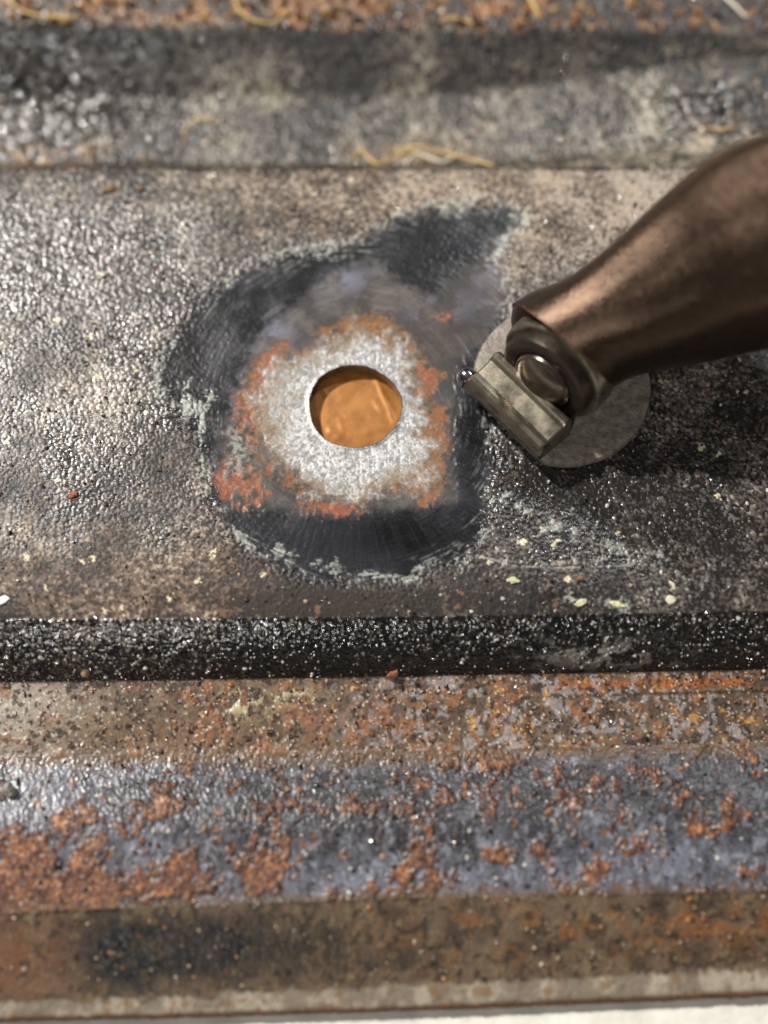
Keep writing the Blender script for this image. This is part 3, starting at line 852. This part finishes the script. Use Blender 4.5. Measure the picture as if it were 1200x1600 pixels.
# ------------------------------------------------------------------ clamp
M_ARM = plain_material("bronze_brown_coat", tuple(srgb(60, 47, 38)), tuple(srgb(70, 56, 45)), 1500, 0.26, 0.88, 0.00005, 5200, 0.31)
N_ = M_ARM.node_tree.nodes; L_ = M_ARM.node_tree.links
bs = N_["Principled BSDF"]; src = bs.inputs["Base Color"].links[0].from_socket
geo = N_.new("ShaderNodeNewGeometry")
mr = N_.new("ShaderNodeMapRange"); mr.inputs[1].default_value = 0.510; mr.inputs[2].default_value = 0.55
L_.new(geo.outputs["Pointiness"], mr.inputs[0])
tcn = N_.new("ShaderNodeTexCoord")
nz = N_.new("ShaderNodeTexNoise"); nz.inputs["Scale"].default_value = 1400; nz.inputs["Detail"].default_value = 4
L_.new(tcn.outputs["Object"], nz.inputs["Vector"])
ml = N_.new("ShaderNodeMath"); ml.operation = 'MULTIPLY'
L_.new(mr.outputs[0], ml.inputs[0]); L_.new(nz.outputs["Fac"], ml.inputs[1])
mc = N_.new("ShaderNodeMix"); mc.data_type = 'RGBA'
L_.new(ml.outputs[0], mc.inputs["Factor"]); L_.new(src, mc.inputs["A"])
mc.inputs["B"].default_value = (*srgb(176, 122, 92), 1)  # lighter copper on convex edges: ridge highlight put into the coat's colour
# scratches and dark specks of grime in the coat
mp = N_.new("ShaderNodeMapping"); mp.inputs["Scale"].default_value = (300, 2600, 2600); mp.inputs["Rotation"].default_value = (0.2, 0.4, -0.45)
L_.new(tcn.outputs["Object"], mp.inputs["Vector"])
ns = N_.new("ShaderNodeTexNoise"); ns.inputs["Scale"].default_value = 1.0; ns.inputs["Detail"].default_value = 2
L_.new(mp.outputs[0], ns.inputs["Vector"])
rs_ = N_.new("ShaderNodeMapRange"); rs_.inputs[1].default_value = 0.70; rs_.inputs[2].default_value = 0.76; rs_.inputs[4].default_value = 0.45
L_.new(ns.outputs["Fac"], rs_.inputs[0])
m2 = N_.new("ShaderNodeMix"); m2.data_type = 'RGBA'
L_.new(rs_.outputs[0], m2.inputs["Factor"]); L_.new(mc.outputs["Result"], m2.inputs["A"]); m2.inputs["B"].default_value = (*srgb(150, 128, 104), 1)
ng = N_.new("ShaderNodeTexNoise"); ng.inputs["Scale"].default_value = 900; ng.inputs["Detail"].default_value = 5; ng.inputs["Roughness"].default_value = 0.7
L_.new(tcn.outputs["Object"], ng.inputs["Vector"])
rg = N_.new("ShaderNodeMapRange"); rg.inputs[1].default_value = 0.62; rg.inputs[2].default_value = 0.70; rg.inputs[4].default_value = 0.75
L_.new(ng.outputs["Fac"], rg.inputs[0])
m3 = N_.new("ShaderNodeMix"); m3.data_type = 'RGBA'
L_.new(rg.outputs[0], m3.inputs["Factor"]); L_.new(m2.outputs["Result"], m3.inputs["A"]); m3.inputs["B"].default_value = (*srgb(40, 33, 28), 1)
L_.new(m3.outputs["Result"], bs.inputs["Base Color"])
M_DARK = plain_material("blackened_steel", tuple(srgb(92, 84, 76)), tuple(srgb(122, 112, 100)), 900, 0.22, 0.85, 0.00001, 5000, 0.4)
M_WORN = plain_material("worn_nickel", tuple(srgb(116, 110, 97)), tuple(srgb(146, 139, 123)), 500, 0.22, 0.88, 0.000008, 6000, 0.45)
M_PAD = plain_material("dull_zinc", tuple(srgb(106, 99, 90)), tuple(srgb(150, 142, 130)), 1500, 0.42, 0.35, 0.00008, 3600, 0.62)
M_HUB = plain_material("dark_oiled_steel", tuple(srgb(58, 51, 46)), tuple(srgb(78, 69, 61)), 900, 0.3, 0.85, 0.00003, 5000, 0.42)
M_RIV = plain_material("rivet_steel", tuple(srgb(92, 83, 73)), tuple(srgb(118, 108, 95)), 500, 0.2, 0.9, 0.00001, 3000, 0.3)
M_PIN = plain_material("bright_pin_steel", tuple(srgb(130, 132, 140)), tuple(srgb(170, 172, 178)), 900, 0.14, 1.0, 0.0, None, 0.25)

pc = at(878, 597, 1.0)
clamp = empty("clamp", (pc[0], pc[1], 0.2), "bronze-brown metal clamp with a round swivel pad pressed on the panel beside the hole", "clamp")
org = np.array([pc[0], pc[1], 0.2])


def revolve(name, prof, ctr, axis, mat, n=72, wob=0.0, seed=0, parent=clamp):
    """prof: (radius, distance along axis); closed where radius is 0"""
    axis = np.array(axis, float); axis /= np.linalg.norm(axis)
    e1 = np.cross(axis, (0, 0, 1.0)); e1 /= np.linalg.norm(e1); e2 = np.cross(axis, e1)
    r_ = np.random.default_rng(seed)
    ph_ = r_.uniform(0, 6.28, 8)
    vs, fs = [], []
    for (r, h) in prof:
        for k in range(n):
            a = 2 * math.pi * k / n
            w = 1 + wob * sum(math.sin(a * f_ + ph_[f_ % 8]) / (1 + f_ * 0.25) for f_ in (2, 3, 5, 7, 13, 19))
            vs.append(np.array(ctr) + axis * h + (e1 * math.cos(a) + e2 * math.sin(a)) * max(r, 1e-4) * w)
    for j in range(len(prof) - 1):
        for k in range(n):
            k2 = (k + 1) % n
            fs.append((j * n + k, j * n + k2, (j + 1) * n + k2, (j + 1) * n + k))
    o = py_mesh(name, vs, fs, mat, parent, True, org)
    o.data.set_sharp_from_angle(angle=math.radians(35))
    return o


# bracket line, along which the pad is folded
P1, P2 = at(772, 552, 5.0), at(892, 668, 5.0)
Q1 = at(738, 600, 3.6)
e1 = P2 - P1; Lb = np.linalg.norm(e1); e1 = e1 / Lb
e2 = np.array([e1[1], -e1[0], 0.0])
if np.dot(e2, Q1 - P1) < 0:
    e2 = -e2
wq = np.dot(Q1 - P1, e2)
# swivel pad: dished disc lying on the panel, cut straight under the bracket
if True:
    R = 7.75
    e_x = np.array([1, 0, 0.0])
    revolve("swivel_pad", [(0, 0.25), (R - 0.1, 0.25), (R, 0.35), (R + 0.02, 0.75), (R - 0.12, 1.0), (R - 0.5, 1.08), (R - 2.2, 0.92), (R - 3.2, 0.9), (3.2, 1.0), (0, 1.0)],
            (pc[0], pc[1], 0), (0, 0.001, 1), M_PAD, 140, 0.004, 3)
    pad = bpy.data.objects["swivel_pad"]
    for v_ in pad.data.vertices:
        p_ = np.array(v_.co[:]) / MM + org
        o__ = np.dot(p_ - P1 * np.array([1, 1, 0]), e2) - (wq - 0.6)
        if o__ > 0:
            v_.co = Vector((p_ - e2 * o__ * 0.97 - org) * MM)

# arm: lofted from sections measured across it (near edge, far edge, level of its middle, half thickness)
ST = []
for off_, k_ in ((19, 0.74), (18, 0.83), (14.5, 0.92), (8, 0.98)):      # rounded end of the arm
    ST.append(((881 - 0.72 * off_ - 76 * k_, 540 + 0.69 * off_ - 64 * k_), (881 - 0.72 * off_ + 76 * k_, 540 + 0.69 * off_ + 64 * k_), 6.15, 5.2 * k_))
ST += [((805, 476), (957, 604), 6.3, 5.2), ((832, 454), (980, 594), 6.8, 5.4),
      ((870, 438), (1010, 585), 7.4, 5.6), ((915, 412), (1050, 577), 8.2, 5.9), ((968, 370), (1095, 568), 9.4, 6.3), ((1030, 312), (1150, 556), 11.0, 6.9),
      ((1085, 264), (1215, 542), 12.8, 7.4), ((1140, 228), (1290, 526), 14.6, 7.8), ((1200, 206), (1370, 510), 16.6, 8.0), ((1300, 190), (1480, 490), 19.5, 8.2), ((1420, 180), (1610, 465), 23.0, 8.2)]
secs = []
for (t, b, z, th_) in ST:
    secs.append((at(t[0], t[1], z), at(b[0], b[1], z), th_))
cen = np.array([(a + b) / 2 for a, b, _ in secs]); hal = np.array([(a - b) / 2 for a, b, _ in secs]); thk = np.array([s[2] for s in secs])
NS = 96
# section of the arm: flat face, crisp shoulder, sloping far side, rounded underside
poly = np.array([(1, -0.2), (0.99, 0.2), (0.74, 1.0), (-0.5, 0.98), (-0.9, 0.66), (-1, 0.1), (-0.92, -0.6), (-0.4, -0.98), (0.5, -0.98), (0.9, -0.7)])
for _ in range(3):
    nx_ = np.roll(poly, -1, 0)
    poly = np.stack([poly * 0.82 + nx_ * 0.18, poly * 0.18 + nx_ * 0.82], 1).reshape(-1, 2)
pa = np.unwrap(np.arctan2(poly[:, 1], poly[:, 0]))
o_ = np.argsort(np.mod(pa, 2 * math.pi)); pa = np.mod(pa, 2 * math.pi)[o_]; pr = np.hypot(poly[:, 0], poly[:, 1])[o_]
ka = 2 * math.pi * np.arange(NS) / NS
kr = np.interp(ka, np.concatenate([pa - 2 * math.pi, pa, pa + 2 * math.pi]), np.tile(pr, 3))
SEC = np.stack([np.cos(ka) * kr, np.sin(ka) * kr], -1)
SEC[:, 0] /= np.abs(SEC[:, 0]).max()
for i_ in range(5, len(ST)):               # keep the measured width of the arm although its face stands nearer than its middle
    t0 = np.array(ST[i_][0], float); b0 = np.array(ST[i_][1], float); e_ = (t0 - b0) / np.linalg.norm(t0 - b0)
    for _ in range(6):
        d_ = CAM - cen[i_]; h_ = hal[i_]; d_ = d_ - h_ * (d_ @ h_) / (h_ @ h_); d_ /= np.linalg.norm(d_)
        pu, pv = project(cen[i_] + SEC[:, :1] * h_ + SEC[:, 1:] * d_ * thk[i_])
        q_ = (pu - b0[0]) * e_[0] + (pv - b0[1]) * e_[1]
        l0 = np.linalg.norm(t0 - b0)
        k_ = l0 / (q_.max() - q_.min())
        off = (l0 / 2 - (q_.max() + q_.min()) / 2) / l0 * 2
        cen[i_] = cen[i_] + hal[i_] * off
        hal[i_] = hal[i_] * k_


def resample(arr, m):
    """Catmull-Rom through the stations"""
    out = []
    nA = len(arr)
    for i in range(nA - 1):
        p0, p1, p2, p3 = arr[max(i - 1, 0)], arr[i], arr[i + 1], arr[min(i + 2, nA - 1)]
        for k in range(m):
            t = k / m
            out.append(0.5 * ((2 * p1) + (-p0 + p2) * t + (2 * p0 - 5 * p1 + 4 * p2 - p3) * t * t + (-p0 + 3 * p1 - 3 * p2 + p3) * t ** 3))
    out.append(arr[-1])
    return np.array(out)


m_ = 6
cenr, halr, thkr = resample(cen, m_), resample(hal, m_), resample(thk[:, None], m_)[:, 0]
A_ax = np.array([-0.66, -0.74, 0.10]); A_ax /= np.linalg.norm(A_ax)
tan = np.gradient(cenr, axis=0)
vs, fs = [], []
for i in range(len(cenr)):
    h = halr[i]
    w_end = 1 - min(1, max(0, i - 14) / 14.0)
    T = tan[i] / np.linalg.norm(tan[i])
    T = T * (1 - w_end) + (-A_ax) * w_end
    d = CAM - cenr[i]; d = d - h * (d @ h) / (h @ h); d /= np.linalg.norm(d)
    d2 = np.cross(T, h); d2 /= np.linalg.norm(d2); d2 = d2 if d2[2] > 0 else -d2
    d = d2 * w_end + d * (1 - w_end); d /= np.linalg.norm(d)
    if d[2] < 0:
        d = -d
    wS = sstep(26, 50, np.array(float(i)))
    for k in range(NS):
        a = 2 * math.pi * k / NS
        p_ = np.array([math.cos(a), math.sin(a)]) * (1 - wS) + SEC[k] * wS
        vs.append(cenr[i] + h * p_[0] + d * (thkr[i] * p_[1]))
for i in range(len(cenr) - 1):
    for k in range(NS):
        k2 = (k + 1) % NS
        fs.append((i * NS + k, i * NS + k2, (i + 1) * NS + k2, (i + 1) * NS + k))
fs.append(tuple(range(NS))); fs.append(tuple((len(cenr) - 1) * NS + k for k in range(NS)))
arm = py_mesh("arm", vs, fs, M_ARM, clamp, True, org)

E = at(871, 571, 5.6)
collar = revolve("collar", [(0, -1.6), (4.7, -1.6), (4.88, -0.9), (4.9, 0.5), (4.82, 0.8), (4.65, 0.92), (4.3, 0.92), (4.2, 0.9), (0, 0.9)], E, A_ax, M_WORN, 96, 0.003, 4)
hub = revolve("hub", [(0, 0.0), (4.22, 0.0), (4.2, 1.6), (4.12, 1.9), (3.92, 2.06), (3.7, 2.1), (3.0, 2.1), (2.88, 2.02), (2.86, 1.6), (0, 1.6)], E, A_ax, M_HUB, 96, 0.002, 5)
rivet = revolve("rivet", [(0, 1.5), (2.74, 1.5), (2.74, 2.05), (2.66, 2.22), (2.5, 2.28), (2.38, 2.25), (2.2, 2.42), (1.7, 2.72), (1.0, 2.95), (0.4, 3.03), (0, 3.04)], E, A_ax, M_RIV, 72, 0.0, 6)

# bracket: folded strip that carries the pin
prof = [(-0.9, 4.2), (-0.5, 4.9), (-0.3, 5.02), (0.05, 5.02), (0.22, 4.9), (0.42, 4.5), (0.6, 4.42), (wq - 0.95, 4.02), (wq - 0.8, 4.06), (wq - 0.45, 4.12), (wq - 0.12, 3.9), (wq + 0.06, 3.5), (wq + 0.04, 2.95),
        (wq - 0.2, 2.4), (wq - 0.55, 2.0), (wq - 0.9, 1.7), (wq - 1.0, 1.05), (-1.2, 1.05)]
vs, fs = [], []
inset = [(0.0, 0.16), (0.16, 0.0), (Lb - 0.16, 0.0), (Lb, 0.16)]
cxm = np.mean([p[0] for p in prof]); czm = np.mean([p[1] for p in prof])
for (a, ins) in inset:
    for (p, z) in prof:
        dx, dz = p - cxm, z - czm
        l_ = math.hypot(dx, dz)
        vs.append(P1 * np.array([1, 1, 0]) + e1 * a * (Lb - 0.5) / Lb + e2 * (p - dx / l_ * ins) + np.array([0, 0, z - (dz / l_ * ins if z > 1.1 else 0)]))
npf = len(prof)
for j in range(len(inset) - 1):
    for k in range(npf):
        k2 = (k + 1) % npf
        fs.append((j * npf + k, j * npf + k2, (j + 1) * npf + k2, (j + 1) * npf + k))
fs.append(tuple(range(npf))); fs.append(tuple(3 * npf + k for k in range(npf)))
br = py_mesh("bracket", vs, fs, M_WORN, clamp, True, org)
br.data.polygons[len(fs) - 1].use_smooth = False; br.data.polygons[len(fs) - 2].use_smooth = False
try:
    br.data.set_sharp_from_angle(angle=math.radians(24))
except Exception:
    pass

# hinge pin with a rounded tip along the front of the bracket
B0 = P1 * np.array([1, 1, 0]) + e2 * (wq - 0.55) + np.array([0, 0, 2.75])
pin = revolve("hinge_pin", [(0, Lb - 0.3), (0.72, Lb - 0.3), (0.8, Lb - 0.4), (0.8, -0.55)] , B0 + e2 * 0.12, e1, M_DARK, 32, 0.0, 8)
tip = [(0.7, -0.1), (0.92, -0.3)] + [(0.92 * math.cos(a), -0.6 - 0.92 * math.sin(a)) for a in np.linspace(0, math.pi / 2, 10)]
tp = revolve("pin_tip", tip, B0 + e2 * 0.12, e1, M_PIN, 32, 0.0, 9, parent=pin)

# ------------------------------------------------------------------ loose bits on the panel
def ground_z(u, v):
    i = np.argmin((U - u) ** 2 + (V - v) ** 2)
    return P.reshape(-1, 3)[i]


M_STRAW = plain_material("straw_fibre", tuple(srgb(176, 140, 78)), tuple(srgb(214, 184, 120)), 500, 0.5)
M_PALE_STRAW = plain_material("pale_straw", tuple(srgb(206, 196, 172)), tuple(srgb(232, 224, 204)), 500, 0.5)


def fibre(pts, rad, lift, label, mat=M_STRAW):
    rad *= 0.72
    c = np.array([ground_z(*p) for p in pts])
    c = resample(c, 8)
    hgt = rad * 0.7 + lift * np.sin(np.linspace(0, math.pi, len(c)))
    c[:, 2] += hgt
    t = np.gradient(c, axis=0); t /= np.linalg.norm(t, axis=1, keepdims=True)
    vs, fs = [], []
    for i in range(len(c)):
        a_ = np.cross(t[i], (0, 0, 1.0)); a_ /= np.linalg.norm(a_); b2 = np.cross(t[i], a_)
        r = rad * (0.45 + 0.55 * math.sin(math.pi * min(1, 0.15 + 0.85 * (1 - i / len(c)))))
        for k in range(6):
            an = k * math.pi / 3
            vs.append(c[i] + (a_ * math.cos(an) + b2 * math.sin(an)) * r)
    for i in range(len(c) - 1):
        for k in range(6):
            fs.append((i * 6 + k, i * 6 + (k + 1) % 6, (i + 1) * 6 + (k + 1) % 6, (i + 1) * 6 + k))
    fs.append(tuple(range(6))); fs.append(tuple((len(c) - 1) * 6 + k for k in range(6)))
    o_ = c[0]
    o = py_mesh("fibre", vs, fs, mat, None, True, o_)
    o.location = Vector(o_ * MM)
    tag(o, label, "fibre", "straw fibres lying on the panel")


fibre([(12, -4), (30, 22), (70, 33), (128, 30)], 0.22, 0.6, "orange straw fibre curving across the rusty flange, at the photo's upper left corner")
fibre([(368, -8), (372, 18), (395, 40), (425, 42), (440, 28)], 0.22, 0.5, "hooked straw fibre on the far rusty flange, left of centre")
fibre([(815, -12), (830, 8), (843, 32)], 0.26, 0.3, "short straight straw fibre on the far flange, right of centre")
fibre([(1118, -12), (1140, 10), (1164, 32)], 0.24, 0.3, "pale whitish fibre at the far flange near the upper right corner", M_PALE_STRAW)
fibre([(684, 38), (710, 34), (742, 42)], 0.24, 0.3, "small straw fibre at the edge of the far flange, above the channel's middle")
fibre([(290, 228), (290, 205), (315, 190), (345, 196)], 0.16, 0.5, "thin straw fibre curled in the left half of the channel")
fibre([(556, 258), (562, 238), (590, 262), (640, 240), (660, 256)], 0.20, 0.5, "wavy straw fibre at the channel's near wall, left end of the tuft")
fibre([(600, 240), (650, 236), (700, 246), (772, 262)], 0.18, 0.6, "long straw fibre lying straight along the channel's near wall")
fibre([(632, 262), (650, 246), (690, 258), (720, 240)], 0.22, 0.4, "pale straw strand crossing the others in the channel's tuft", M_PALE_STRAW)
fibre([(1102, 200), (1125, 206), (1150, 200)], 0.18, 0.3, "short fibre in the shallow right end of the channel")


def flake(uv, w, h, thick, col, label, cat="flake", seed=0, rough=0.5, name="paint_flake", dome=0.3):
    r_ = np.random.default_rng(seed)
    c = ground_z(*uv) + np.array([0, 0, 0.01]); w *= 0.8; h *= 0.8
    nrim = 11
    ang = np.sort(r_.uniform(0, 2 * math.pi, nrim))
    ang = np.linspace(0, 2 * math.pi, nrim, endpoint=False) + r_.uniform(-0.2, 0.2, nrim)
    rad = r_.uniform(0.7, 1.15, nrim)
    vs, fs = [], []
    rot = r_.uniform(-0.5, 0.5)
    for (s_, z_) in ((0.95, 0.0), (1.0, thick * 0.6), (0.85, thick), (0.42, thick * (1 + dome))):
        for k in range(nrim):
            x = math.cos(ang[k]) * rad[k] * w / 2 * s_; y = math.sin(ang[k]) * rad[k] * h / 2 * s_
            vs.append(c + np.array([x * math.cos(rot) - y * math.sin(rot), x * math.sin(rot) + y * math.cos(rot),
                                    z_ * r_.uniform(0.75, 1.25) + 0.12 * x / max(w, .1) * thick * 4]))
    for j in range(3):
        for k in range(nrim):
            fs.append((j * nrim + k, j * nrim + (k + 1) % nrim, (j + 1) * nrim + (k + 1) % nrim, (j + 1) * nrim + k))
    fs.append(tuple(range(nrim)))
    vs.append(c + np.array([0, 0, thick * (1 + dome)])); ci = len(vs) - 1
    for k in range(nrim):
        fs.append((3 * nrim + k, 3 * nrim + (k + 1) % nrim, ci))
    col = np.array(col)
    mt = plain_material(name + "_coat", tuple(col * 0.7), tuple(np.clip(col * 1.2, 0, 1)), 2500, rough, 0, 0.00004, 5000)
    o = py_mesh(name, vs, fs, mt, None, False, c)
    o.location = Vector(c * MM)
    tag(o, label, cat)


flake((115, 775), 1.2, 0.75, 0.16, srgb(150, 86, 60), "small orange-red chip lying alone on the left of the flat strip", "chip", 1, 0.5, "rust_chip")
flake((612, 1055), 1.3, 0.8, 0.5, srgb(156, 100, 68), "orange rust crumb standing on the lower edge of the black fold", "crumb", 2, 0.5, "rust_crumb")
flake((6, 938), 1.5, 0.9, 0.12, srgb(228, 226, 222), "white shiny flake at the photo's left edge, above the black fold", "flake", 3, 0.2, "paint_flake")
flake((16, 1236), 1.5, 1.5, 0.7, srgb(150, 146, 134), "grey pebble on the blue rusty strip at the photo's left edge", "pebble", 4, 0.6, "pebble", 0.5)
flake((802, 908), 1.4, 0.8, 0.16, srgb(186, 190, 146), "pale yellow-green flake below the clamp's pad, leftmost of the row", "flake", 5)
flake((908, 943), 1.7, 0.75, 0.16, srgb(196, 192, 156), "pale cream flake just above the black fold, second of the row from left", "flake", 6)
flake((966, 945), 1.8, 0.7, 0.14, srgb(202, 196, 150), "long yellowish flake just above the black fold, third of the row", "flake", 7)
flake((1048, 938), 1.2, 1.2, 0.2, srgb(196, 190, 164), "upright cream flake above the black fold, rightmost of the row", "flake", 8)
flake((170, 298), 1.5, 1.1, 0.3, srgb(130, 104, 74), "tan crumb near the channel's edge at the flat strip's upper left", "crumb", 9, 0.6, "dirt_crumb")
flake((906, 905), 0.9, 0.7, 0.3, srgb(124, 92, 60), "small brown crumb among the pale flakes on the dark right side", "crumb", 10, 0.6, "dirt_crumb")
flake((136, 1050), 1.0, 1.0, 0.5, srgb(150, 122, 90), "tan crumb stuck low on the black fold, left side", "crumb", 11, 0.6, "dirt_crumb")
flake((218, 296), 0.9, 0.7, 0.25, srgb(150, 126, 96), "smaller tan crumb right of the big one by the channel's edge", "crumb", 12, 0.6, "dirt_crumb")
